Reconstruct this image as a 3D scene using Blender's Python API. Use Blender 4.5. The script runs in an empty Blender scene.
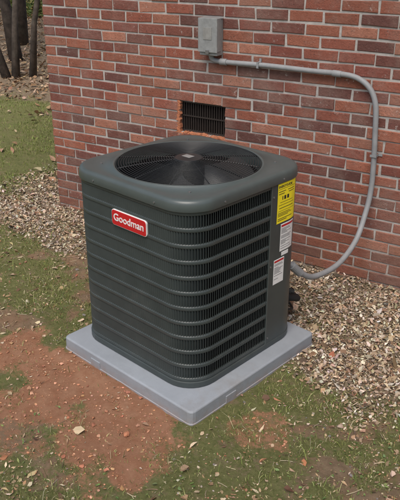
import bpy, bmesh, math, random
import numpy as np
from mathutils import Vector, Matrix
random.seed(7); RNG=np.random.default_rng(11)
scene=bpy.context.scene
scene.view_settings.view_transform='Standard'; scene.view_settings.look='None'; scene.view_settings.exposure=0

# ---------------------------------------------------------------- noise
_T=np.random.default_rng(5).random((256,256))
def vnoise(x,y):
    xi=np.floor(x).astype(int); yi=np.floor(y).astype(int); fx=x-xi; fy=y-yi
    fx=fx*fx*(3-2*fx); fy=fy*fy*(3-2*fy)
    a=_T[xi%256,yi%256]; b=_T[(xi+1)%256,yi%256]; c=_T[xi%256,(yi+1)%256]; d=_T[(xi+1)%256,(yi+1)%256]
    return (a*(1-fx)+b*fx)*(1-fy)+(c*(1-fx)+d*fx)*fy
def fbm(x,y,f=1.0,o=4):
    x=np.asarray(x,float); y=np.asarray(y,float)
    r=0;a=.5;t=0
    for i in range(o):
        r=r+a*vnoise(x*f+17.3*i+100,y*f+9.1*i+100); t+=a; f*=2.03; a*=.5
    return r/t
def sst(a,b,x):
    t=np.clip((x-a)/(b-a),0,1); return t*t*(3-2*t)

# ---------------------------------------------------------------- helpers
def link(o,parent=None):
    scene.collection.objects.link(o)
    if parent: o.parent=parent
    return o
def empty(name,loc=(0,0,0),rz=0):
    e=bpy.data.objects.new(name,None); e.location=loc; e.rotation_euler=(0,0,rz); e.empty_display_size=.1
    return link(e)
def np_mesh(name,verts,faces,mats,cols=None,smooth=False,parent=None,matidx=None):
    me=bpy.data.meshes.new(name); n=len(verts); k=faces.shape[1]; m=len(faces)
    me.vertices.add(n); me.vertices.foreach_set('co',np.ascontiguousarray(verts,dtype=np.float32).ravel())
    me.loops.add(m*k); me.loops.foreach_set('vertex_index',np.ascontiguousarray(faces,dtype=np.int32).ravel())
    me.polygons.add(m); me.polygons.foreach_set('loop_start',np.arange(0,m*k,k,dtype=np.int32))
    if matidx is not None: me.polygons.foreach_set('material_index',np.asarray(matidx,dtype=np.int32))
    me.update(calc_edges=True); me.validate()
    if cols is not None:
        a=me.color_attributes.new('Col','FLOAT_COLOR','POINT')
        c=np.ones((n,4),dtype=np.float32); c[:,:3]=cols; a.data.foreach_set('color',c.ravel())
    me.polygons.foreach_set('use_smooth',[smooth]*len(me.polygons))
    for mt in (mats if isinstance(mats,list) else [mats]): me.materials.append(mt)
    return link(bpy.data.objects.new(name,me),parent)
def py_mesh(name,verts,faces,mats,parent=None,smooth=False,mi=None,bevel=0,autosm=None):
    me=bpy.data.meshes.new(name); me.from_pydata([tuple(v) for v in verts],[],faces); me.update()
    for mt in (mats if isinstance(mats,list) else [mats]): me.materials.append(mt)
    if mi is not None:
        for p,i in zip(me.polygons,mi): p.material_index=i
    if smooth:
        for p in me.polygons: p.use_smooth=True
    bm=bmesh.new(); bm.from_mesh(me); bmesh.ops.recalc_face_normals(bm,faces=bm.faces); bm.to_mesh(me); bm.free()
    o=link(bpy.data.objects.new(name,me),parent)
    if bevel:
        b=o.modifiers.new('b','BEVEL'); b.width=bevel; b.segments=2; b.limit_method='ANGLE'; b.angle_limit=.6
    return o
class MB:
    def __init__(s): s.v=[]; s.f=[]; s.mi=[]
    def box(s,x0,x1,y0,y1,z0,z1,m=0):
        b=len(s.v); s.v+=[(x0,y0,z0),(x1,y0,z0),(x1,y1,z0),(x0,y1,z0),(x0,y0,z1),(x1,y0,z1),(x1,y1,z1),(x0,y1,z1)]
        for q in ((0,3,2,1),(4,5,6,7),(0,1,5,4),(1,2,6,5),(2,3,7,6),(3,0,4,7)): s.f.append(tuple(b+i for i in q)); s.mi.append(m)
    def tube(s,pts,rad,n=8,m=0,closed=False,caps=True):
        pts=[Vector(p) for p in pts]; L=len(pts); b=len(s.v)
        if not hasattr(rad,'__len__'): rad=[rad]*L
        up=Vector((0,0,1)); prev=None
        for i,p in enumerate(pts):
            if closed: t=pts[(i+1)%L]-pts[i-1]
            else: t=pts[min(i+1,L-1)]-pts[max(i-1,0)]
            t.normalize()
            if prev is None:
                a=t.cross(up)
                if a.length<.05: a=t.cross(Vector((1,0,0)))
            else: a=prev-t*prev.dot(t)
            a.normalize(); prev=a; c=t.cross(a)
            for k in range(n):
                q=2*math.pi*k/n; s.v.append(tuple(p+(a*math.cos(q)+c*math.sin(q))*rad[i]))
        for i in range(L if closed else L-1):
            j=(i+1)%L
            for k in range(n):
                l=(k+1)%n; s.f.append((b+i*n+k,b+i*n+l,b+j*n+l,b+j*n+k)); s.mi.append(m)
        if not closed and caps:
            s.f.append(tuple(b+k for k in range(n))); s.mi.append(m)
            s.f.append(tuple(b+(L-1)*n+k for k in range(n))); s.mi.append(m)
    def loops(s,loops,m=0,capend=False,capstart=False):
        n=len(loops[0]); b=len(s.v)
        for lp in loops: s.v+=[tuple(p) for p in lp]
        for i in range(len(loops)-1):
            for k in range(n):
                l=(k+1)%n; s.f.append((b+i*n+k,b+i*n+l,b+(i+1)*n+l,b+(i+1)*n+k)); s.mi.append(m)
        if capend: s.f.append(tuple(b+(len(loops)-1)*n+k for k in range(n))); s.mi.append(m)
        if capstart: s.f.append(tuple(b+k for k in range(n))); s.mi.append(m)
    def cyl(s,c,r,z0,z1,n=24,m=0):
        s.loops([[(c[0]+r*math.cos(2*math.pi*k/n),c[1]+r*math.sin(2*math.pi*k/n),z) for k in range(n)] for z in (z0,z1)],m,True,True)
    def make(s,name,mats,parent=None,**kw): return py_mesh(name,s.v,s.f,mats,parent,mi=s.mi,**kw)

def nodes(name):
    m=bpy.data.materials.new(name); m.use_nodes=True; nt=m.node_tree; return m,nt,nt.nodes['Principled BSDF']
def setmix(nt,a,b,fac,mode='MIX'):
    n=nt.nodes.new('ShaderNodeMix'); n.data_type='RGBA'; n.blend_type=mode
    for sock,v in ((n.inputs[0],fac),(n.inputs[6],a),(n.inputs[7],b)):
        if isinstance(v,bpy.types.NodeSocket): nt.links.new(v,sock)
        elif isinstance(v,(int,float)): sock.default_value=v
        else: sock.default_value=(*v,1)
    return n.outputs[2]
def tnoise(nt,scale,detail=4,rough=.6,co='Object',lo=None,hi=None):
    tc=nt.nodes.new('ShaderNodeTexCoord'); n=nt.nodes.new('ShaderNodeTexNoise')
    n.inputs['Scale'].default_value=scale; n.inputs['Detail'].default_value=detail; n.inputs['Roughness'].default_value=rough
    nt.links.new(tc.outputs[co],n.inputs['Vector']); out=n.outputs['Fac']
    if lo is not None:
        r=nt.nodes.new('ShaderNodeMapRange'); r.inputs[1].default_value=lo; r.inputs[2].default_value=hi
        nt.links.new(out,r.inputs[0]); out=r.outputs[0]
    return out
def zramp(nt,z0,z1):
    tc=nt.nodes.new('ShaderNodeTexCoord'); sp=nt.nodes.new('ShaderNodeSeparateXYZ'); nt.links.new(tc.outputs['Object'],sp.inputs[0])
    r=nt.nodes.new('ShaderNodeMapRange'); r.inputs[1].default_value=z0; r.inputs[2].default_value=z1; nt.links.new(sp.outputs[2],r.inputs[0]); return r.outputs[0]
def mul(nt,a,b):
    n=nt.nodes.new('ShaderNodeMath'); n.operation='MULTIPLY'; nt.links.new(a,n.inputs[0])
    if isinstance(b,(int,float)): n.inputs[1].default_value=b
    else: nt.links.new(b,n.inputs[1])
    return n.outputs[0]
def bump(nt,bs,h,strength=.3,dist=.01):
    b=nt.nodes.new('ShaderNodeBump'); b.inputs['Strength'].default_value=strength; b.inputs['Distance'].default_value=dist
    nt.links.new(h,b.inputs['Height']); nt.links.new(b.outputs[0],bs.inputs['Normal'])
def simple(name,col,rough=.5,metal=0,var=.25,scale=12,bmp=0,bscale=200,dirt=None,low=None):
    m,nt,bs=nodes(name)
    c2=tuple(min(1,c*(1+var)) for c in col); c1=tuple(c*(1-var) for c in col)
    o=setmix(nt,c1,c2,tnoise(nt,scale,5,.65,lo=.3,hi=.7))
    if dirt: o=setmix(nt,o,dirt,tnoise(nt,scale*.45,8,.75,lo=.55,hi=.8))
    if low: o=setmix(nt,o,low[0],mul(nt,zramp(nt,low[2],low[1]),tnoise(nt,26,8,.8,lo=.40,hi=.66)))
    nt.links.new(o,bs.inputs['Base Color'])
    bs.inputs['Roughness'].default_value=rough; bs.inputs['Metallic'].default_value=metal
    if bmp: bump(nt,bs,tnoise(nt,bscale,3),bmp,.002)
    return m

# ---------------------------------------------------------------- materials
def attr_col(nt,name='Col'):
    a=nt.nodes.new('ShaderNodeAttribute'); a.attribute_name=name; return a
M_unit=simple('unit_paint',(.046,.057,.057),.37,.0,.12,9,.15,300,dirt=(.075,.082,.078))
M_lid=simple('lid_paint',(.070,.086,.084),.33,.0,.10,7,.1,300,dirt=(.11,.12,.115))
M_black=simple('coil_black',(.008,.008,.009),.7,0,.4,30)
M_wire=simple('guard_wire',(.03,.032,.033),.35,.2,.1)
M_blade=simple('fan_blade',(.06,.063,.065),.4,.3,.2,10)
M_motor=simple('motor_grey',(.30,.30,.29),.4,.2,.2,20)
M_pad=simple('pad_plastic',(.265,.29,.32),.65,0,.10,6,.5,160,dirt=(.22,.21,.20),low=((.32,.18,.11),-.01,.055))
M_red=simple('badge_red',(.50,.015,.02),.3,0,.05)
M_white=simple('white_print',(.75,.75,.74),.45,0,.04)
M_yellow=simple('label_yellow',(.90,.74,.02),.5,0,.03)
M_ink=simple('ink_black',(.02,.02,.02),.5,0,.05)
M_conduit=simple('conduit_grey',(.25,.258,.265),.6,0,.14,15,.2,90)
M_box=simple('box_galv',(.28,.29,.29),.55,.2,.18,25,.1,80,dirt=(.20,.19,.17))
M_rubber=simple('insulation_black',(.012,.012,.012),.8,0,.3,40,.5,150)
M_screw=simple('screw',(.22,.22,.22),.4,.6,.1)
M_vent=simple('vent_metal',(.035,.027,.024),.6,.2,.3,20)
M_terra=simple('broken_terracotta',(.40,.15,.075),.95,0,.4,35,1,70,dirt=(.35,.27,.2))
M_bark=simple('bark',(.075,.06,.048),.95,0,.6,9,1,25,dirt=(.13,.13,.10))
M_roof=simple('shingles',(.08,.075,.07),.9,0,.3,9,.6,40)
M_trim=simple('white_trim',(.6,.6,.58),.6,0,.06)

# brick
M_brick,nt,bs=nodes('brick')
a=attr_col(nt)
geo=tnoise(nt,22,6,.7,lo=.25,hi=.75)
c=setmix(nt,a.outputs['Color'],(.60,.50,.45),geo,'MULTIPLY')
c=setmix(nt,a.outputs['Color'],c,.85)
dark=tnoise(nt,95,4,.7,lo=.58,hi=.70); c=setmix(nt,c,(.075,.042,.032),dark)
c=setmix(nt,c,(.34,.25,.205),tnoise(nt,3.2,7,.7,lo=.46,hi=1.0))
sm=tnoise(nt,21,10,.84,lo=.575,hi=.635); sm2=tnoise(nt,85,5,.8,lo=.46,hi=.57)
c=setmix(nt,c,(.54,.50,.46),mul(nt,sm,sm2))
c=setmix(nt,c,(.24,.13,.08),mul(nt,mul(nt,zramp(nt,.42,.0),tnoise(nt,6,8,.7,lo=.35,hi=.65)),.7))
nt.links.new(c,bs.inputs['Base Color']); bs.inputs['Roughness'].default_value=.85
bump(nt,bs,tnoise(nt,75,6,.75),1.0,.006)
M_mortar=simple('mortar',(.41,.385,.36),.95,0,.22,14,.9,110,dirt=(.26,.24,.215),low=((.22,.13,.08),.0,.35))
M_flat,nt,bs=nodes('brick_flat')
tc=nt.nodes.new('ShaderNodeTexCoord'); bt=nt.nodes.new('ShaderNodeTexBrick'); mp=nt.nodes.new('ShaderNodeMapping'); mp.inputs['Rotation'].default_value=(math.pi/2,0,0)
nt.links.new(tc.outputs['Object'],mp.inputs[0]); nt.links.new(mp.outputs[0],bt.inputs[0])
bt.inputs['Scale'].default_value=1; bt.inputs['Brick Width'].default_value=.212; bt.inputs['Row Height'].default_value=.0677; bt.inputs['Mortar Size'].default_value=.006
bt.inputs['Color1'].default_value=(.30,.09,.055,1); bt.inputs['Color2'].default_value=(.22,.07,.05,1); bt.inputs['Mortar'].default_value=(.42,.38,.35,1)
nt.links.new(bt.outputs[0],bs.inputs['Base Color'])

def attr_mat(name,rough=.8,var=.3,scale=60):
    m,nt,bs=nodes(name); a=attr_col(nt)
    o=setmix(nt,a.outputs['Color'],(1-var,)*3,tnoise(nt,scale,3),'MULTIPLY')
    nt.links.new(o,bs.inputs['Base Color']); bs.inputs['Roughness'].default_value=rough; bs.inputs['Specular IOR Level'].default_value=.25
    return m
M_leaf=attr_mat('dry_leaf',.75); M_grass=attr_mat('grass_blade',.6,.2); M_stonebits=attr_mat('pebble',.85,.4,90); M_fol=attr_mat('foliage',.6,.2)

# ---------------------------------------------------------------- ground
PADC=np.array([2.008,-1.202]); ANG=math.radians(-11.5)
def to_local(x,y):
    dx=x-PADC[0]; dy=y-PADC[1]; c,s=math.cos(ANG),math.sin(ANG)
    return dx*c+dy*s, -dx*s+dy*c
def clay_m(x,y):
    e=((x-1.84)/.58)**2+((y+1.80)/.40)**2
    n=fbm(x,y,4.2,5)
    m=sst(1.5,.35,e+(n-.5)*3.0)
    m=np.maximum(m,.52*sst(1.2,.3,((x-2.62)/.20)**2+((y+1.60)/.13)**2+(n-.5)*3))
    m=np.maximum(m,.50*sst(1.3,.2,((x-2.05)/.36)**2+((y+2.25)/.25)**2+(fbm(x+9,y,6,5)-.5)*4.5))
    return m
def litter_m(x,y):
    n=fbm(x+31,y+7,2.3,5)
    w=.44+.46*sst(1.6,2.9,x)
    m=sst(-w-.38,-w+.06,y+(n-.5)*1.1)*sst(.9,.35,y)*sst(-.9,-.3,x)
    m=m*(.62+.38*sst(.40,.55,fbm(x,y+40,3.5,4)))
    far=sst(2.1,3.1,y+(n-.5)*1.4)*sst(.3,-.6,x)
    far=np.maximum(far,sst(-4.6,-6.4,x+(n-.5)*2))
    return np.maximum(m,far)
def H(x,y):
    x=np.asarray(x,float); y=np.asarray(y,float)
    h=(fbm(x,y,1.3,3)-.5)*.045+(fbm(x+50,y,9,3)-.5)*.022
    lx,ly=to_local(x,y); d=np.maximum(np.abs(lx),np.abs(ly))
    k=sst(.46,.66,d); h=h*k+.004*(1-k)+ .028*np.exp(-((d-.50)/.05)**2)*fbm(x,y,6,2)*.9
    far=sst(3,30,np.hypot(x-3,y+2)); h=h+(fbm(x,y,.12,3)-.5)*1.2*far
    h=h+1.8*sst(10,40,-x+y*.5)*sst(0,-6,x)
    inside=(x>.1)&(y>.15)&(y<8)
    return np.where(inside,-.05,h)
def graded(lo,hi,step,far):
    a=np.arange(lo,hi,step); d=step; r=[hi]
    while r[-1]<far: d*=1.16; r.append(r[-1]+d)
    d=step; l=[lo]
    while l[-1]>-far: d*=1.16; l.append(l[-1]-d)
    return np.array(sorted(set(l[1:]))+list(a)+r)
gx=graded(-2.2,4.6,.016,260); gy=graded(-3.4,1.2,.016,260)
X,Y=np.meshgrid(gx,gy,indexing='ij'); Z=H(X,Y)
Z=Z+((fbm(X,Y,22,3)-.5)*.014)*(np.hypot(X-2,Y+1)<6)
nx,ny=X.shape; idx=np.arange(nx*ny).reshape(nx,ny)
F=np.stack([idx[:-1,:-1],idx[1:,:-1],idx[1:,1:],idx[:-1,1:]],-1).reshape(-1,4)
def green_m(x,y): return sst(.28,.54,fbm(x+3,y+3,4.0,5)+.14*sst(.9,-.6,x)+.05*sst(2.3,3.0,x)+.03)
cm=clay_m(X,Y); lm=litter_m(X,Y)*(1-cm); gm=green_m(X,Y)
M_ground,nt,bs=nodes('ground_soil')
a=attr_col(nt); sep=nt.nodes.new('ShaderNodeSeparateColor'); nt.links.new(a.outputs['Color'],sep.inputs[0])
soil=setmix(nt,(.23,.155,.095),(.50,.37,.24),tnoise(nt,16,9,.85,lo=.32,hi=.68))
soil=setmix(nt,soil,(.48,.26,.15),tnoise(nt,2.5,7,.75,lo=.46,hi=.76))
green=setmix(nt,(.14,.16,.05),(.34,.34,.14),tnoise(nt,45,8,.85,lo=.34,hi=.66))
green=setmix(nt,green,(.38,.29,.18),tnoise(nt,11,9,.85,lo=.52,hi=.64))
def jag(sock,scale,amt):
    s=nt.nodes.new('ShaderNodeMath'); s.operation='MULTIPLY_ADD'; s.inputs[1].default_value=amt; s.inputs[2].default_value=-amt/2
    nt.links.new(tnoise(nt,scale,9,.85),s.inputs[0]); ad=nt.nodes.new('ShaderNodeMath'); ad.operation='ADD'
    nt.links.new(sock,ad.inputs[0]); nt.links.new(s.outputs[0],ad.inputs[1])
    r=nt.nodes.new('ShaderNodeMapRange'); r.inputs[1].default_value=.35; r.inputs[2].default_value=.65; nt.links.new(ad.outputs[0],r.inputs[0]); return r.outputs[0]
c=setmix(nt,soil,green,jag(sep.outputs[2],30,3.2))
lit=setmix(nt,(.22,.155,.10),(.50,.39,.27),tnoise(nt,55,6,.8,lo=.35,hi=.65))
c=setmix(nt,c,lit,jag(sep.outputs[1],18,1.8))
cl=setmix(nt,(.46,.20,.105),(.68,.38,.235),tnoise(nt,13,9,.85,lo=.32,hi=.68))
c=setmix(nt,c,cl,jag(sep.outputs[0],26,2.4))
c=setmix(nt,c,(.14,.095,.06),tnoise(nt,85,6,.8,lo=.63,hi=.75))
nt.links.new(c,bs.inputs['Base Color']); bs.inputs['Roughness'].default_value=.95; bs.inputs['Specular IOR Level'].default_value=.15
bump(nt,bs,tnoise(nt,70,10,.9),1.0,.02)
V=np.stack([X,Y,Z],-1).reshape(-1,3)
np_mesh('ground',V,F,M_ground,np.stack([cm,lm,gm],-1).reshape(-1,3),smooth=True)

def off_pad(x,y,m=.472):
    lx,ly=to_local(x,y); return (np.maximum(np.abs(lx),np.abs(ly))>m)
def outside(x,y): return ~((x>-.01)&(y>-.01))
def leaf_mesh(name,x,y,size,cols,mat,lift=.01,tilt=.5):
    n=len(x); z=H(x,y)
    base=np.array([[-.5,0,0],[-.22,.24,.08],[.12,.27,.10],[.5,0,.02],[.12,-.27,.10],[-.22,-.24,.08],[0,0,0]])
    tri=np.array([[0,6,1],[1,6,2],[2,6,3],[3,6,4],[4,6,5],[5,6,0]])
    k=len(base)
    P=np.repeat(base[None],n,0)*size[:,None,None]
    P=P*(1+RNG.normal(0,.22,(n,k,3))); P[:,:,1]*=RNG.uniform(.5,1.3,(n,1)); P[:,:,2]*=RNG.uniform(-1.5,2.5,(n,1))
    yaw=RNG.uniform(0,6.28,n); tx=RNG.normal(0,tilt,n); ty=RNG.normal(0,tilt,n)
    def rot(P,a,i,j):
        c=np.cos(a)[:,None]; s=np.sin(a)[:,None]; A=P[:,:,i]*c-P[:,:,j]*s; B=P[:,:,i]*s+P[:,:,j]*c; P=P.copy(); P[:,:,i]=A; P[:,:,j]=B; return P
    P=rot(P,tx,1,2); P=rot(P,ty,0,2); P=rot(P,yaw,0,1)
    mn=P[:,:,2].min(1)
    P[:,:,0]+=x[:,None]; P[:,:,1]+=y[:,None]; P[:,:,2]+=(z-mn*.7+RNG.uniform(0,lift,n))[:,None]
    Fc=(tri[None]+(np.arange(n)*k)[:,None,None]).reshape(-1,3)
    C=np.repeat(cols[:,None],k,1).reshape(-1,3)
    return np_mesh(name,P.reshape(-1,3),Fc,mat,C)
def palette(n,pal,jit=.15):
    pal=np.array(pal); c=pal[RNG.integers(0,len(pal),n)]; return np.clip(c*(1+RNG.normal(0,jit,(n,1)))*(1+RNG.normal(0,.05,(n,3))),.005,.9)
tan=[(.56,.45,.31),(.48,.36,.24),(.64,.55,.43),(.39,.27,.17),(.28,.18,.11),(.67,.60,.50),(.52,.39,.27),(.17,.12,.08),(.38,.31,.24)]
N=210000; x=RNG.uniform(-1.5,4.6,N); y=RNG.uniform(-2.0,.9,N)
k=(RNG.random(N)<litter_m(x,y)*(1-clay_m(x,y)))&off_pad(x,y)&outside(x,y); x,y=x[k],y[k]
leaf_mesh('leaf_litter',x,y,RNG.gamma(2.6,.0048,len(x))+.006,palette(len(x),tan,.2),M_leaf,.012,.42)
N=60000; x=RNG.uniform(-1.5,4.8,N); y=RNG.uniform(-3.4,0,N)
k=(RNG.random(N)<(.22+.6*sst(.46,.64,fbm(x+11,y+5,3,4)))*(1-.80*clay_m(x,y)))&off_pad(x,y,.49)&outside(x,y); x,y=x[k],y[k]
leaf_mesh('leaf_debris',x,y,RNG.gamma(2.2,.0042,len(x))+.004,palette(len(x),[(.52,.40,.26),(.44,.32,.20),(.36,.24,.14),(.27,.17,.10),(.62,.51,.37),(.38,.20,.11)]),M_leaf,.004,.3)
# pebbles/clods
N=90000; x=RNG.uniform(-1.2,4.6,N); y=RNG.uniform(-3.2,.6,N)
cmv=clay_m(x,y); pr=np.maximum(litter_m(x,y)*.5,cmv*.45)+.08
k=(RNG.random(N)<pr)&off_pad(x,y)&outside(x,y); x,y=x[k],y[k]; cmv=cmv[k]; n=len(x)
ph=np.array([[1,0,0],[0,1,0],[-1,0,0],[0,-1,0],[0,0,1],[0,0,-1],[.6,.6,.6],[-.6,.6,.5],[-.6,-.6,.6],[.6,-.6,.5]],float)
tri=np.array([[0,6,4],[0,1,6],[1,7,6],[6,7,4],[1,2,7],[2,8,7],[7,8,4],[2,3,8],[3,9,8],[8,9,4],[3,0,9],[9,6,4],[0,6,9],[0,5,1],[1,5,2],[2,5,3],[3,5,0]])
sz=RNG.gamma(1.4,.0018,n)+.0011
P=ph[None]*sz[:,None,None]*(1+RNG.normal(0,.2,(n,10,3)))*np.array([1,1,.6]); a_=RNG.uniform(0,6.28,n); ca,sa=np.cos(a_)[:,None],np.sin(a_)[:,None]
P=np.stack([P[:,:,0]*ca-P[:,:,1]*sa*.8,P[:,:,0]*sa+P[:,:,1]*ca*.8,P[:,:,2]],-1)+np.stack([x,y,H(x,y)+sz*.3],-1)[:,None]
col=np.where((cmv>.3)[:,None],palette(n,[(.52,.26,.15),(.60,.33,.21),(.44,.20,.11)]),palette(n,[(.5,.42,.33),(.36,.29,.22),(.46,.28,.18),(.3,.2,.14),(.22,.2,.18)]))
np_mesh('gravel',P.reshape(-1,3),(tri[None]+(np.arange(n)*10)[:,None,None]).reshape(-1,3),M_stonebits,np.repeat(col[:,None],10,1).reshape(-1,3),smooth=False)
N=760; x=RNG.uniform(-1.5,4.6,N); y=RNG.uniform(-3.4,0,N); k=off_pad(x,y,.52)&outside(x,y)&(RNG.random(N)>clay_m(x,y)*.75); x,y=x[k],y[k]
x=np.append(x,[1.965]); y=np.append(y,[-2.03]); s=RNG.uniform(.02,.05,len(x)); s[-1]=.08
c=palette(len(x),[(.52,.40,.25),(.44,.31,.18),(.30,.19,.11),(.58,.47,.32),(.36,.15,.08),(.14,.08,.05)]); c[-1]=(.60,.47,.30)
leaf_mesh('fallen_leaves',x,y,s,c,M_leaf,.006,.25)
N=40000; x=RNG.uniform(-14,1.5,N); y=RNG.uniform(.3,15,N); k=(RNG.random(N)<litter_m(x,y)*.9+.05)&outside(x,y); x,y=x[k],y[k]
leaf_mesh('woodland_leaves',x,y,RNG.uniform(.04,.10,len(x)),palette(len(x),[(.40,.26,.15),(.48,.33,.20),(.30,.18,.10),(.54,.41,.27),(.18,.12,.07)]),M_leaf,.03,.4)
# twigs and straw lying on the ground
N=1300; x=RNG.uniform(-1.5,4.6,N); y=RNG.uniform(-3.3,-.05,N); k=off_pad(x,y,.54)&outside(x,y)&(RNG.random(N)>clay_m(x,y)*.8); x,y=x[k],y[k]; n=len(x)
L_=RNG.gamma(2.5,.011,n)+.012; q=RNG.uniform(0,6.28,n); w_=RNG.uniform(.0007,.0019,n)
dx,dy=np.cos(q)*L_,np.sin(q)*L_; bx_,by_=-np.sin(q)*w_,np.cos(q)*w_
mx,my=x+dx*.5+RNG.normal(0,.004,n),y+dy*.5+RNG.normal(0,.004,n)
def row(px,py):
    z=H(px,py)+.004; return [np.stack([px-bx_,py-by_,z],-1),np.stack([px,py,z+w_*1.6],-1),np.stack([px+bx_,py+by_,z],-1)]
Pt=np.stack(row(x,y)+row(mx,my)+row(x+dx,y+dy),1)
fq=np.array([[0,1,4,3],[1,2,5,4],[3,4,7,6],[4,5,8,7]])
np_mesh('twigs',Pt.reshape(-1,3),(fq[None]+(np.arange(n)*9)[:,None,None]).reshape(-1,4),M_leaf,np.repeat(palette(n,[(.20,.14,.09),(.12,.08,.05),(.42,.33,.22),(.48,.39,.27)])[:,None],9,1).reshape(-1,3))

# --- grass
def grass(name,x,y,h,w,cols):
    n=len(x); z=H(x,y)-.004; a=RNG.uniform(0,6.28,n); ca,sa=np.cos(a),np.sin(a); le=RNG.uniform(0,6.28,n); lm_=RNG.uniform(.2,1.1,n)*h
    lx,ly=np.cos(le)*lm_,np.sin(le)*lm_
    def pt(off,f,hf): return np.stack([x+ca*off+lx*f,y+sa*off+ly*f,z+h*hf],-1)
    P=np.stack([pt(-w,0,0),pt(w,0,0),pt(w*.8,.35,.6),pt(-w*.8,.35,.6),pt(0*w,1,.85)],1)
    base=(np.arange(n)*5)[:,None]
    tri=np.concatenate([base+np.array([[0,1,2]]),base+np.array([[0,2,3]]),base+np.array([[3,2,4]])])
    return np_mesh(name,P.reshape(-1,3),tri,M_grass,np.repeat(cols[:,None],5,1).reshape(-1,3))
def grass_d(x,y):
    return green_m(x,y)*(.08+.92*sst(.41,.64,fbm(x,y,9,4)))*(1-clay_m(x,y)*.95)*(1-litter_m(x,y)*.96)
N=360000; x=RNG.uniform(-1.2,4.8,N); y=RNG.uniform(-3.6,-.2,N)
k=(RNG.random(N)<grass_d(x,y)+.05*(1-litter_m(x,y))*(1-clay_m(x,y)))&off_pad(x,y)&outside(x,y); x,y=x[k],y[k]; n=len(x)
gp=[(.23,.26,.08),(.17,.21,.06),(.30,.31,.12),(.37,.34,.16),(.13,.17,.05),(.48,.42,.26),(.21,.25,.07)]
tall=(RNG.random(n)<.05)
grass('grass',x,y,RNG.gamma(3.0,.0038,n)*(1+tall*1.8)+.004,RNG.uniform(.0009,.0021,n),palette(n,gp,.2))
N=120000; x=RNG.uniform(-8,.5,N); y=RNG.uniform(-3,4,N)
k=(RNG.random(N)<(1-litter_m(x,y))*.85*(.2+.8*sst(.38,.58,fbm(x,y,3,4))))&outside(x,y)&(x<-.2); x,y=x[k],y[k]; n=len(x)
grass('grass',x,y,RNG.uniform(.015,.045,n),RNG.uniform(.002,.004,n),palette(n,[(.22,.28,.07),(.28,.32,.10),(.17,.22,.055),(.34,.33,.14)]))
N=9500; x=RNG.uniform(-.5,4.6,N); y=RNG.uniform(-3.2,-.7,N)
k=(fbm(x+70,y,2.4,3)>.50)&(RNG.random(N)<.6*(1-clay_m(x,y)*.95)*(1-litter_m(x,y)*.85))&off_pad(x,y,.49); x,y=x[k],y[k]
leaf_mesh('weeds',x,y,RNG.uniform(.008,.022,len(x)),palette(len(x),[(.14,.21,.07),(.19,.26,.09),(.11,.16,.05),(.24,.28,.11)]),M_fol,.015,.4)

# ---------------------------------------------------------------- brick house
house=empty('brick_house')
CH=.0677; BL=.201; JT=.0118; Z0=.0253-CH*2
VX0,VX1,VZ0,VZ1=1.160,1.510,Z0+CH*13,Z0+CH*16
def brick_wall(name,length,rows,xf,opening=None,phase=0):
    vs=[];cols=[]
    pal=np.array([(.335,.118,.074),(.29,.096,.062),(.36,.135,.085),(.25,.082,.060),(.315,.108,.072),(.19,.073,.057),(.41,.18,.12),(.27,.10,.072),(.345,.125,.078),(.22,.088,.070),(.16,.068,.056)])
    for r in range(rows):
        z0=Z0+r*CH; z1=z0+CH-JT; xs=-(BL+JT)/2*((r+phase)%2)
        x=xs+RNG.normal(0,.003)
        while x<length:
            a,b=max(x,0),min(x+BL+RNG.normal(0,.002),length); x+=BL+JT
            if b-a<.02: continue
            segs=[(a,b)]
            if opening and z1>opening[2]+.005 and z0<opening[3]-.005:
                segs=[]
                if a<opening[0]: segs.append((a,min(b,opening[0])))
                if b>opening[1]: segs.append((max(a,opening[1]),b))
                segs=[s for s in segs if s[1]-s[0]>.015]
            for a,b in segs:
                j=RNG.normal(0,.0019,8); o=RNG.normal(0,.0018)
                fr=[(a+j[0],-o,z0+j[1]),(b+j[2],-o,z0+j[3]),(b+j[4],-o,z1+j[5]),(a+j[6],-o,z1+j[7])]
                e=.003
                ff=[(a+e+j[0],-.003-o,z0+e+j[1]),(b-e+j[2],-.003-o,z0+e+j[3]),(b-e+j[4],-.003-o,z1-e+j[5]),(a+e+j[6],-.003-o,z1-e+j[7])]
                bk=[(p[0],.05,p[2]) for p in fr]
                vs.append(bk+fr+ff); c=pal[RNG.integers(0,11)]*(1+RNG.normal(0,.09)); cols.append(c)
    vs=np.array(vs); n=len(vs); V=xf(vs.reshape(-1,3))
    q=np.array([[0,1,5,4],[1,2,6,5],[2,3,7,6],[3,0,4,7],[4,5,9,8],[5,6,10,9],[6,7,11,10],[7,4,8,11],[8,9,10,11]])
    Fc=(q[None]+(np.arange(n)*12)[:,None,None]).reshape(-1,4)
    return np_mesh(name,V,Fc,M_brick,np.repeat(np.array(cols)[:,None],12,1).reshape(-1,3),parent=house)
ROWS=50; TOP=Z0+ROWS*CH
brick_wall('front_bricks',8.0,ROWS,lambda v:v,(VX0,VX1,VZ0,VZ1))
brick_wall('side_bricks',7.0,ROWS,lambda v:np.stack([v[:,1],7.0-v[:,0]+.0,v[:,2]],-1)+np.array([0,.06,0]),None,1)
m=MB(); d0,d1=.003,.10
m.box(.006,VX0,d0,d1,-.1,TOP); m.box(VX1,7.99,d0,d1,-.1,TOP); m.box(VX0,VX1,d0,d1,-.1,VZ0-.008); m.box(VX0,VX1,d0,d1,VZ1-.002,TOP)
m.box(.006,.1,.101,7.05,-.1,TOP)
m.make('mortar',M_mortar,house)
m=MB(); m.box(.11,7.99,7.0,7.06,-.1,TOP); m.box(7.93,7.99,.11,6.99,-.1,TOP); m.make('rear_walls',M_flat,house)
m=MB()
e=.45; zt=TOP+.02
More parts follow.
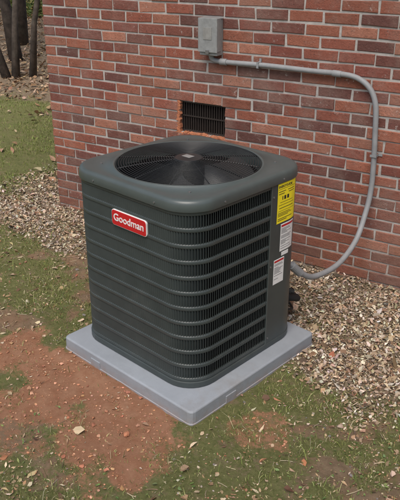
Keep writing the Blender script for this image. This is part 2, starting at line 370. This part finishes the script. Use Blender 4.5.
m.box(-e,8+e,-e,7+e,zt,zt+.16,0); b=len(m.v); m.v+=[(-e-.03,-e-.03,zt+.17),(8+e,-e-.03,zt+.17),(8+e,7.5,zt+.17),(-e-.03,7.5,zt+.17),(3,3.5,zt+1.9),(5,3.5,zt+1.9)]
for q in ((0,1,5,4),(1,2,5),(2,3,4,5),(3,0,4),(3,2,1,0)): m.f.append(tuple(b+i for i in q)); m.mi.append(1)
m.make('roof',[M_trim,M_roof],house)
m=MB(); m.box(VX0+.001,VX1-.001,.075,.09,VZ0,VZ1,0)
w=VX1-VX0
for i in range(19):
    xx=VX0+.02+i*(w-.03)/18; m.box(xx-.003,xx+.003,.030,.055,VZ0+.006,VZ1-.012,0)
for zz in (VZ0+.003,VZ0+(VZ1-VZ0)*.5,VZ1-.012): m.box(VX0+.008,VX1-.003,.024,.029,zz-.004,zz+.004,0)
m.box(VX0+.002,VX0+.012,.022,.075,VZ0,VZ1-.004,0)
m.make('foundation_vent',M_vent,house)
vs=[];fs=[]
rr=random.Random(4)
def chunk(cx,cz,sx,sz,d):
    b=len(vs); k=7
    ring=[(cx+sx*math.cos(2*math.pi*i/k+rr.uniform(-.3,.3))*rr.uniform(.7,1.1),cz+sz*math.sin(2*math.pi*i/k+rr.uniform(-.3,.3))*rr.uniform(.7,1.1)) for i in range(k)]
    for (x_,z_) in ring: vs.append((x_,.03,z_))
    for (x_,z_) in ring: vs.append((cx+(x_-cx)*.95,-d*rr.uniform(.2,1),cz+(z_-cz)*.95))
    vs.append((cx,-d,cz))
    for i in range(k):
        j=(i+1)%k; fs.append((b+i,b+j,b+k+j,b+k+i)); fs.append((b+k+i,b+k+j,b+2*k))
z=VZ0-.03
while z<VZ1-.005: chunk(VX0-.006+rr.uniform(-.008,.006),z,rr.uniform(.008,.018),rr.uniform(.010,.022),.005); z+=.013
x_=VX0-.02
while x_<VX1-.01: chunk(x_,VZ0-.012+rr.uniform(-.004,.005),rr.uniform(.010,.022),rr.uniform(.006,.012),.005); x_+=.015
py_mesh('vent_broken_edge',vs,fs,M_terra,house)

# ---------------------------------------------------------------- electrical box + conduit
eb=empty('electrical_box',(1.427,-.006,1.395))
m=MB(); m.box(-.062,.062,-.070,0,-.105,.105); m.make('body',M_box,eb,bevel=.004)
m=MB(); m.box(-.067,.067,-.081,-.072,-.085,.112); m.box(-.067,-.063,-.072,-.03,-.08,.108); m.box(.063,.067,-.072,-.03,-.08,.108); m.box(-.067,.067,-.081,-.0,.108,.113); m.make('cover',M_box,eb,bevel=.003)
m=MB(); m.box(-.012,.012,-.087,-.0815,-.095,-.07); m.make('hasp',M_screw,eb,bevel=.002)
m=MB(); m.box(-.03,.03,-.0835,-.0812,-.01,.06); m.make('cover_label',M_motor,eb)
cd=empty('conduit')
def crom(P,sub=10):
    P=[Vector(p) for p in P]; P=[P[0]*2-P[1]]+P+[P[-1]*2-P[-2]]; out=[]
    for i in range(1,len(P)-2):
        for k in range(sub):
            t=k/sub; a,b,c,d=P[i-1:i+3]
            out.append(.5*((2*b)+(c-a)*t+(2*a-5*b+4*c-d)*t*t+(3*b-a-3*c+d)*t**3))
    out.append(P[-2]); return out
zc=1.252
path=[(1.425,-.045,1.295),(1.432,-.035,1.265),(1.465,-.028,zc+.002),(1.55,-.026,zc),(1.8,-.026,zc+.004),(2.1,-.026,zc),(2.25,-.026,zc),(2.36,-.027,zc-.012),(2.44,-.028,zc-.06),(2.485,-.03,zc-.15),(2.500,-.032,.95),(2.512,-.034,.75),(2.515,-.045,.60),(2.51,-.09,.47),(2.505,-.20,.345),(2.49,-.42,.285),(2.455,-.66,.305),(2.43,-.78,.365),(2.40,-.85,.435),(2.375,-.88,.46)]
m=MB(); m.tube(crom(path,10),.0155,14); m.make('pipe',M_conduit,cd,smooth=True)
m=MB()
for (p,q,r) in (((1.485,-.027,zc),(1.53,-.026,zc),.020),((2.22,-.026,zc),(2.27,-.026,zc-.002),.0185),((2.425,-.795,.375),(2.40,-.85,.435),.022)): m.tube([p,q],r,16)
m.make('couplings',M_conduit,cd,smooth=False)
m=MB()
for (sx,sz,v) in ((1.75,zc+.003,0),(2.508,.82,1)):
    if v==0: m.box(sx-.007,sx+.007,-.045,-.043,sz-.017,sz+.017); m.box(sx-.007,sx+.007,-.045,-.004,sz+.016,sz+.018); m.box(sx-.007,sx+.007,-.008,-.005,sz+.018,sz+.036);m.box(sx-.007,sx+.007,-.045,-.004,sz-.018,sz-.016)
    else: m.box(sx-.018,sx+.018,-.053,-.051,sz-.007,sz+.007); m.box(sx+.017,sx+.019,-.052,-.004,sz-.007,sz+.007); m.box(sx+.019,sx+.04,-.008,-.005,sz-.007,sz+.007)
m.make('straps',M_conduit,cd)

# ---------------------------------------------------------------- pad
PH=.082
pad=empty('equipment_pad',(PADC[0],PADC[1],0),ANG)
def rsq(a,r,z,N=128,off=(0,0)):
    out=[]
    for k in range(N):
        th=2*math.pi*(k+.5)/N; dx,dy=math.cos(th),math.sin(th); lo,hi=0,a*1.5
        for _ in range(30):
            mdd=(lo+hi)/2; px,py=abs(dx*mdd)-(a-r),abs(dy*mdd)-(a-r)
            sd=math.hypot(max(px,0),max(py,0))+min(max(px,py),0)-r
            if sd>0: hi=mdd
            else: lo=mdd
        out.append((dx*lo+off[0],dy*lo+off[1],z))
    return out
def circ(r,z,N=128): return [(r*math.cos(2*math.pi*(k+.5)/N),r*math.sin(2*math.pi*(k+.5)/N),z) for k in range(N)]
A=.462
m=MB(); m.loops([rsq(A+.001,.026,-.03,320),rsq(A,.026,.018,320),rsq(A-.003,.026,.020,320),rsq(A-.004,.026,PH-.007,320),rsq(A-.006,.025,PH-.003,320),rsq(A-.0095,.023,PH-.0008,320),rsq(A-.014,.02,PH,320)],0,True,True)
m.make('slab',M_pad,pad,smooth=False)
m=MB()
for s in (-1,1):
    for t in (-.20,):
        a,b=(-A-.0008,-A+.02) if s<0 else (A-.02,A+.0008)
        m.box(t-.035,t+.035,a,b,.0,PH-.028); m.box(a,b,t-.035,t+.035,.0,PH-.028)
m.make('side_lugs',M_pad,pad,bevel=.002)

# ---------------------------------------------------------------- AC unit
ac=empty('air_conditioner',(PADC[0]-.022,PADC[1]+.036,PH+.001),ANG)
HB=.398; RC=.145; TOPZ=.908; LIDB=.862
S=HB-RC; segs=[('l',2*S),('c',math.pi*RC/2)]*4; PER=sum(s[1] for s in segs)
def P(s,off=0.0):
    s=s%PER
    for i,(k,L) in enumerate(segs):
        if s<=L+1e-9:
            q=i//2; R=Matrix.Rotation(q*math.pi/2,2)
            if k=='l': p=Vector((HB+off,-S+s)); n=Vector((1,0)); t=Vector((0,1))
            else:
                a=s/RC; n=Vector((math.cos(a),math.sin(a))); t=Vector((-math.sin(a),math.cos(a))); p=Vector((S,S))+n*(RC+off)
            return R@p,R@n,R@t
        s-=L
    return P(0,off)
sP0=S+.125; sP1=2*S+math.pi*RC/2+.10
lo_s=sP1; hi_s=PER+sP0
NP=300
ss=[lo_s+(hi_s-lo_s)*i/NP for i in range(NP+1)]
m=MB()
def strip(m,ss,prof,mi=0):
    b=len(m.v); k=len(prof)
    for s in ss:
        for (o,z) in prof:
            p,n,t=P(s,o); m.v.append((p.x,p.y,z))
    for i in range(len(ss)-1):
        for j in range(k-1): m.f.append((b+i*k+j,b+(i+1)*k+j,b+(i+1)*k+j+1,b+i*k+j+1)); m.mi.append(mi)
NR=11; zb=.030; zt_=.858; pitch=(zt_-zb-.018)/NR; bh=.019
for r in range(NR+1):
    z=zb+r*pitch; strip(m,ss,[(-.008,z-.001),(-.0005,z),(.0012,z+.004),(.0012,z+bh-.004),(-.0005,z+bh),(-.008,z+bh+.001)])
m.make('louver_bands',M_unit,ac,smooth=True)
m=MB(); nf=int((hi_s-lo_s)/.0125)
for i in range(nf):
    s=lo_s+(i+.5)*(hi_s-lo_s)/nf; p,n,t=P(s)
    d=(n-t*1.0).normalized(); w=Vector((-d.y,d.x)); a=p-n*.011+t*.006; b=a+d*.0155
    th=.0009
    for r in range(NR):
        z0=zb+r*pitch+bh-.002; z1=zb+(r+1)*pitch+.002
        bb=len(m.v)
        for q in (a-w*th,a+w*th,b+w*th,b-w*th):
            m.v.append((q.x,q.y,z0)); m.v.append((q.x,q.y,z1))
        for f in ((0,2,3,1),(2,4,5,3),(4,6,7,5),(6,0,1,7)): m.f.append(tuple(bb+k for k in f)); m.mi.append(0)
m.make('louver_fins',M_unit,ac)
m=MB(); pp=[sP0+(sP1-sP0)*i/60 for i in range(61)]
strip(m,pp,[(-.01,.012),(.0035,.012),(.0035,zt_),(-.01,zt_)])
m.make('service_panel',M_unit,ac,smooth=False)
m=MB(); m.loops([rsq(HB+.002,RC,0),rsq(HB+.006,RC+.004,.004),rsq(HB+.006,RC+.004,.028),rsq(HB-.002,RC,.032),rsq(HB-.03,RC-.02,.032)],0,True,True); m.make('base_pan',M_unit,ac)
m=MB(); m.loops([rsq(HB-.028,RC-.02,.03),rsq(HB-.028,RC-.02,LIDB)],0,False,True); m.make('coil',M_black,ac)
m=MB()
for s in (sP0-.004,):
    p0,n,t=P(s,.0045); b=len(m.v); p1,_,_=P(s+.006,.0045)
    p2,_,_=P(s,.0); p3,_,_=P(s+.006,.0)
    for q in (p0,p1,p3,p2): m.v+= [(q.x,q.y,.02),(q.x,q.y,zt_)]
    for f in ((0,2,3,1),(2,4,5,3),(4,6,7,5),(6,0,1,7)): m.f.append(tuple(b+k for k in f)); m.mi.append(0)
m.make('panel_seam',M_lid,ac)
m=MB()
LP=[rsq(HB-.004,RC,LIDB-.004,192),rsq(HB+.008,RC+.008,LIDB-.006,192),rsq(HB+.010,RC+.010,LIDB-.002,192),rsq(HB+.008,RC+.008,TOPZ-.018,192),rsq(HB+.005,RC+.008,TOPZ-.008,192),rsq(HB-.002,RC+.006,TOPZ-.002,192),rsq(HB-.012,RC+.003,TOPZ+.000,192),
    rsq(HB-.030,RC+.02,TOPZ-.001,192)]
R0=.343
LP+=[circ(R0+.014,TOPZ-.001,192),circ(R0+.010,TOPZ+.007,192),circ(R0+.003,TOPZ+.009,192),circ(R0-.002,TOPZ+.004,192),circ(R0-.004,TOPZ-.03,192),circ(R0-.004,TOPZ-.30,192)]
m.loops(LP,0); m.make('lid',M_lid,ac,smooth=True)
m=MB(); m.loops([circ(R0-.005,TOPZ-.06,96),circ(R0-.0055,TOPZ-.29,96),circ(.02,TOPZ-.295,96)],0,True); m.make('fan_shroud',M_black,ac,smooth=True)
m=MB()
def gz(r): return TOPZ+.006+.022*(1-(r/R0)**2)
nr=24
for i in range(1,nr+1):
    r=.055+(R0-.060)*i/nr; m.tube([(r*math.cos(q),r*math.sin(q),gz(r)) for q in [2*math.pi*k/72 for k in range(72)]],.0016,5,closed=True)
for i in range(12):
    q0=2*math.pi*i/12; pts=[]
    for k in range(13):
        r=.05+(R0-.052)*k/12; pts.append((r*math.cos(q0),r*math.sin(q0),gz(r)-.004))
    m.tube(pts,.0026,6)
m.make('fan_guard',M_wire,ac,smooth=True)
m=MB(); m.loops([circ(.070,gz(0)-.010,48),circ(.070,gz(0)-.004,48),circ(.062,gz(0),48),circ(.02,gz(0)+.003,48)],0,True,True); m.make('guard_hub',M_wire,ac,smooth=False)
m=MB(); m.box(-.028,.022,-.018,.018,gz(0)+.0035,gz(0)+.0045); m.make('hub_sticker',M_motor,ac)
m=MB(); m.cyl((0,0),.075,TOPZ-.16,TOPZ-.012,40); m.make('motor',M_black,ac,bevel=.004)
m=MB()
for bI in range(3):
    q0=2*math.pi*bI/3+.5; b=len(m.v); n1,n2=8,10
    for i in range(n1+1):
        r=.07+(.25)*i/n1; span=.55+.5*i/n1
        for j in range(n2+1):
            u=j/n2-.5; q=q0+u*span*1.6+.25*i/n1; z=TOPZ-.085+u*.10*(1-.25*i/n1)+.02*math.sin(u*3)
            m.v.append((r*math.cos(q),r*math.sin(q),z))
    for i in range(n1):
        for j in range(n2): m.f.append((b+i*(n2+1)+j,b+i*(n2+1)+j+1,b+(i+1)*(n2+1)+j+1,b+(i+1)*(n2+1)+j)); m.mi.append(0)
m.make('fan_blades',M_blade,ac,smooth=True)
m=MB()
for k in range(4):
    R=Matrix.Rotation(k*math.pi/2,3,'Z')
    for yy in (-.2,.2):
        a=R@Vector((HB+.008,yy,LIDB+.012)); b=R@Vector((HB+.0125,yy,LIDB+.012)); m.tube([a,b],.0045,8)
    a=R@Vector((.287,.287,TOPZ-.001)); m.tube([a,a+Vector((0,0,.004))],.006,8)
for z in (.06,.45,.80):
    p,n,t=P(sP0+.012,.003); q=p+n*.004; m.tube([(p.x,p.y,z),(q.x,q.y,z)],.005,8)
m.make('screws',M_screw,ac)
def rrect(w,h,r,n=6):
    o=[]
    for cx,cy,a0 in ((w/2-r,h/2-r,0),(-w/2+r,h/2-r,90),(-w/2+r,-h/2+r,180),(w/2-r,-h/2+r,270)):
        for k in range(n+1): a=math.radians(a0+90*k/n); o.append((cx+r*math.cos(a),cy+r*math.sin(a)))
    return o
def plaque(name,w,h,r,d0,d1,x,z,mat):
    m=MB(); m.loops([[(x+u,-HB-d,z+v) for u,v in rrect(w*s,h*s2,r)] for d,s,s2 in ((d0,1,1),(d1-.001,1,1),(d1,.99,.97))],0,True,True); return m.make(name,mat,ac)
BX,BZ=.030,.735
plaque('badge_border',.229,.075,.015,-.001,.0075,BX,BZ,M_white)
plaque('badge_plate',.224,.070,.013,.0,.0090,BX,BZ,M_red)
def text(name,body,size,mat,loc,rot,ext=.0006,bold=.0,sx=1):
    cu=bpy.data.curves.new(name,'FONT'); cu.body=body; cu.size=size; cu.align_x='CENTER'; cu.align_y='CENTER'; cu.extrude=ext; cu.offset=bold
    o=bpy.data.objects.new(name,cu); scene.collection.objects.link(o); bpy.context.view_layer.update()
    me=bpy.data.meshes.new_from_object(o.evaluated_get(bpy.context.evaluated_depsgraph_get())); bpy.data.objects.remove(o)
    me.materials.clear(); me.materials.append(mat); o=link(bpy.data.objects.new(name,me),ac); o.location=loc; o.rotation_euler=rot; o.scale=(sx,1,1); return o
text('badge_lettering','Goodman',.048,M_white,(BX,-HB-.0096,BZ+.002),(math.pi/2,0,0),bold=.0006,sx=1.03)
def wrap(name,u0,u1,z0,z1,mat,o=.0045):
    m=MB(); n=14; s0=S+u0; s1=S+u1; strip(m,[s0+(s1-s0)*i/n for i in range(n+1)],[(o-.001,z0),(o,z0+.0005),(o,z1-.0005),(o-.001,z1)]); return m.make(name,mat,ac)
def wrapm(m,u0,u1,z,h,o):
    n=max(2,int((u1-u0)/.012)); strip(m,[S+u0+(u1-u0)*i/n for i in range(n+1)],[(o,z-h/2),(o,z+h/2)])
DZ=-.008
wrap('energy_label',.165,.310,.668+DZ,.862+DZ,M_yellow,.0050)
RT=(math.pi/2,0,math.pi/2)
text('energy_label_title','ENERGYGUIDE',.0150,M_ink,(HB+.0052,.2205,.846+DZ),RT,.0002,.0005)
m=MB()
rr=random.Random(3)
for z,h,a,b in ((.835,.0015,.170,.295),(.823,.003,.172,.225),(.823,.003,.240,.290),(.812,.003,.172,.215),(.812,.003,.246,.29),(.790,.018,.20,.206),(.790,.018,.214,.228),(.790,.018,.236,.250),(.770,.002,.185,.28),(.757,.002,.175,.29),(.742,.003,.18,.285),(.728,.0015,.172,.295),(.718,.0025,.172,.262),(.711,.0025,.172,.275),(.704,.0025,.172,.25),(.690,.003,.172,.28),(.682,.003,.172,.24)):
    wrapm(m,a,b,z+DZ,h,.0056)
m.make('energy_label_print',M_ink,ac)
wrap('rating_label',.200,.305,.510,.650,M_white); wrap('warning_label',.160,.240,.345,.475,M_white); wrap('small_label',.215,.27,.484,.503,M_white)
m=MB()
for (y0,y1,z0,z1) in ((.200,.300,.510,.650),(.160,.240,.345,.475)):
    z=z1-.024
    while z>z0+.008:
        if rr.random()<.85: wrapm(m,y0+.006,y0+.006+(y1-y0-.012)*rr.uniform(.4,1),z,.002,.0050)
        z-=.006
m.make('label_print',M_ink,ac)
m=MB(); wrapm(m,.205,.300,.640,.010,.0051); wrapm(m,.164,.236,.466,.010,.0051); m.make('label_header',M_red,ac)
ls=empty('refrigerant_line_set')
m=MB(); m.tube(crom([(2.34,-.82,.22),(2.385,-.76,.20),(2.36,-.66,.15),(2.20,-.48,.08),(1.9,-.25,.07),(1.7,-.02,.10),(1.7,.03,.11)],8),.017,12); m.make('insulated_suction_line',M_rubber,ls,smooth=True)
m=MB(); m.tube(crom([(2.35,-.86,.17),(2.38,-.80,.15),(2.34,-.68,.10),(2.15,-.46,.045),(1.8,-.25,.04),(1.65,-.02,.08),(1.65,.03,.09)],8),.006,10); m.make('liquid_line',M_rubber,ls,smooth=True)
m=MB(); m.tube([(2.36,-.86,.285),(2.405,-.845,.285)],.018,12); m.tube([(2.405,-.845,.285),(2.42,-.84,.285)],.012,6); m.tube([(2.37,-.89,.20),(2.40,-.88,.20)],.013,12); m.make('service_valves',M_rubber,ls)

# ---------------------------------------------------------------- trees
def tree(x,y,h,r,seed,leaves=1800,lean=(0,0)):
    rd=random.Random(seed); m=MB(); z=float(H(x,y))-.1; tips=[]
    def branch(p,d,L,r0,depth):
        pts=[Vector(p)]; dd=Vector(d).normalized(); n=7
        for i in range(n):
            dd=(dd+Vector((rd.uniform(-.13,.13),rd.uniform(-.13,.13),rd.uniform(-.02,.08)))).normalized(); pts.append(pts[-1]+dd*L/n)
        rad=[r0*(1-.6*i/n) for i in range(n+1)]
        if depth==0: rad[0]*=1.4
        m.tube(pts,rad,9 if depth<2 else 5,0)
        if depth>=2: tips.extend(pts[2:])
        if depth<3:
            for k in range(5 if depth==0 else 3):
                i=rd.randint(2 if depth else 3,n); a=rd.uniform(0,6.28)
                nd=(dd*.5+Vector((math.cos(a),math.sin(a),rd.uniform(.1,.6)))).normalized(); branch(pts[i],nd,L*rd.uniform(.4,.6),rad[i]*.55,depth+1)
    branch((x,y,z),(lean[0]+rd.uniform(-.06,.06),lean[1]+rd.uniform(-.06,.06),1),h,r,0)
    o=m.make('tree',[M_bark,M_fol],None,smooth=True)
    T=np.array([tuple(t) for t in tips]); rg=np.random.default_rng(seed); n=leaves
    c=T[rg.integers(0,len(T),n)]+rg.normal(0,.35,(n,3)); s=rg.uniform(.04,.09,n)[:,None]
    u=rg.normal(0,1,(n,3)); u/=np.linalg.norm(u,axis=1)[:,None]; v=np.cross(u,rg.normal(0,1,(n,3))); v/=np.linalg.norm(v,axis=1)[:,None]
    Pp=np.stack([c-u*s,c+v*s*.5,c+u*s,c-v*s*.5],1).reshape(-1,3)
    f=np.arange(n*4).reshape(-1,4)
    pal=np.array([(.07,.10,.02),(.12,.15,.03),(.20,.17,.04),(.05,.08,.02),(.25,.15,.05)]); cc=np.repeat(pal[rg.integers(0,5,n)],4,0)
    np_mesh('crown',Pp,f,M_fol,cc,parent=o)
for i,(x,y,h,r,ln) in enumerate([(-4.30,3.55,6,.055,(-.25,0)),(-4.22,3.62,6,.05,(.05,.1)),(-4.05,3.80,6,.045,(.2,.15)),(-5.3,4.7,8,.09,(0,0)),(-6.4,5.9,8,.10,(.1,0)),(-7.2,8.0,9,.13,(0,0)),(-5.6,6.6,8,.07,(0,.1)),(-9,4.5,9,.16,(0,0)),(-8.6,10,9,.14,(0,0)),(-6.6,2.2,8,.12,(0,0)),(-12,8,10,.18,(0,0)),(-11,12,10,.2,(0,0)),(-9.5,0,9,.18,(0,0))]): tree(x,y,h,r,40+i,lean=ln)
def shrubs(name,areas,n,seed):
    rg=np.random.default_rng(seed); A_=np.array(areas); k=rg.integers(0,len(A_),n); a=A_[k]
    d=rg.normal(0,1,(n,3)); d/=np.linalg.norm(d,axis=1)[:,None]; rad=rg.random(n)**.5
    c=np.stack([a[:,0]+d[:,0]*a[:,2]*rad,a[:,1]+d[:,1]*a[:,2]*rad,H(a[:,0],a[:,1])+np.abs(d[:,2])*a[:,3]*rad],-1)+rg.normal(0,.08,(n,3))
    s=rg.uniform(.03,.07,n)[:,None]; u=rg.normal(0,1,(n,3)); u/=np.linalg.norm(u,axis=1)[:,None]; v=np.cross(u,rg.normal(0,1,(n,3))); v/=np.linalg.norm(v,axis=1)[:,None]
    Pp=np.stack([c-u*s,c+v*s*.5,c+u*s,c-v*s*.5],1).reshape(-1,3)
    pal=np.array([(.12,.17,.04),(.18,.23,.06),(.28,.30,.10),(.08,.12,.03),(.34,.28,.10)])
    np_mesh(name,Pp,np.arange(n*4).reshape(-1,4),M_fol,np.repeat(pal[rg.integers(0,5,n)],4,0))
ar=[]
for i in range(70):
    x=random.uniform(-16,-4.6); y=random.uniform(4.2,16)
    if -x+y<10.5: continue
    ar.append((x,y,random.uniform(.4,1.1),random.uniform(.3,1.0)))
shrubs('undergrowth',ar,60000,3)
ar=[(-40+random.uniform(-12,12),random.uniform(-30,45),3,8) for i in range(50)]+[(random.uniform(-35,5),40+random.uniform(-6,10),3,8) for i in range(40)]
def bigshrub():
    rg=np.random.default_rng(9); A_=np.array(ar); n=60000; a=A_[rg.integers(0,len(A_),n)]
    d=rg.normal(0,1,(n,3)); d/=np.linalg.norm(d,axis=1)[:,None]; rad=rg.random(n)**.4
    c=np.stack([a[:,0]+d[:,0]*a[:,2]*rad,a[:,1]+d[:,1]*a[:,2]*rad,1+np.abs(d[:,2])*a[:,3]*rad],-1)
    s=.3; u=rg.normal(0,1,(n,3)); u/=np.linalg.norm(u,axis=1)[:,None]; v=np.cross(u,rg.normal(0,1,(n,3))); v/=np.linalg.norm(v,axis=1)[:,None]
    Pp=np.stack([c-u*s,c+v*s*.5,c+u*s,c-v*s*.5],1).reshape(-1,3); pal=np.array([(.06,.09,.03),(.1,.12,.04),(.16,.13,.05)])
    np_mesh('distant_woodland',Pp,np.arange(n*4).reshape(-1,4),M_fol,np.repeat(pal[rg.integers(0,3,n)],4,0))
bigshrub()

# ---------------------------------------------------------------- light
EL,AZ=math.radians(60),math.radians(165)
w=bpy.data.worlds.new('World'); scene.world=w; w.use_nodes=True; nt=w.node_tree
sk=nt.nodes.new('ShaderNodeTexSky'); sk.sky_type='NISHITA'; sk.sun_disc=False; sk.sun_elevation=EL; sk.sun_rotation=AZ
sk.dust_density=4; sk.ozone_density=.8
nt.links.new(sk.outputs[0],nt.nodes['Background'].inputs[0]); nt.nodes['Background'].inputs[1].default_value=.15
L=bpy.data.lights.new('sun','SUN'); L.energy=2.1; L.angle=math.radians(38); L.color=(1,.955,.89)
lo=bpy.data.objects.new('sun',L); scene.collection.objects.link(lo)
sd=Vector((math.sin(AZ)*math.cos(EL),math.cos(AZ)*math.cos(EL),math.sin(EL)))
lo.rotation_euler=sd.to_track_quat('Z','Y').to_euler(); lo.location=sd*20

# ---------------------------------------------------------------- camera
cam=bpy.data.cameras.new('camera'); co=bpy.data.objects.new('camera',cam); scene.collection.objects.link(co)
cam.sensor_fit='VERTICAL'; cam.sensor_height=24; cam.lens=32.69; cam.clip_start=.05; cam.clip_end=1000
co.location=(3.653,-3.733,1.95); co.rotation_euler=(math.radians(90-24.7),0,math.radians(32))
scene.camera=co
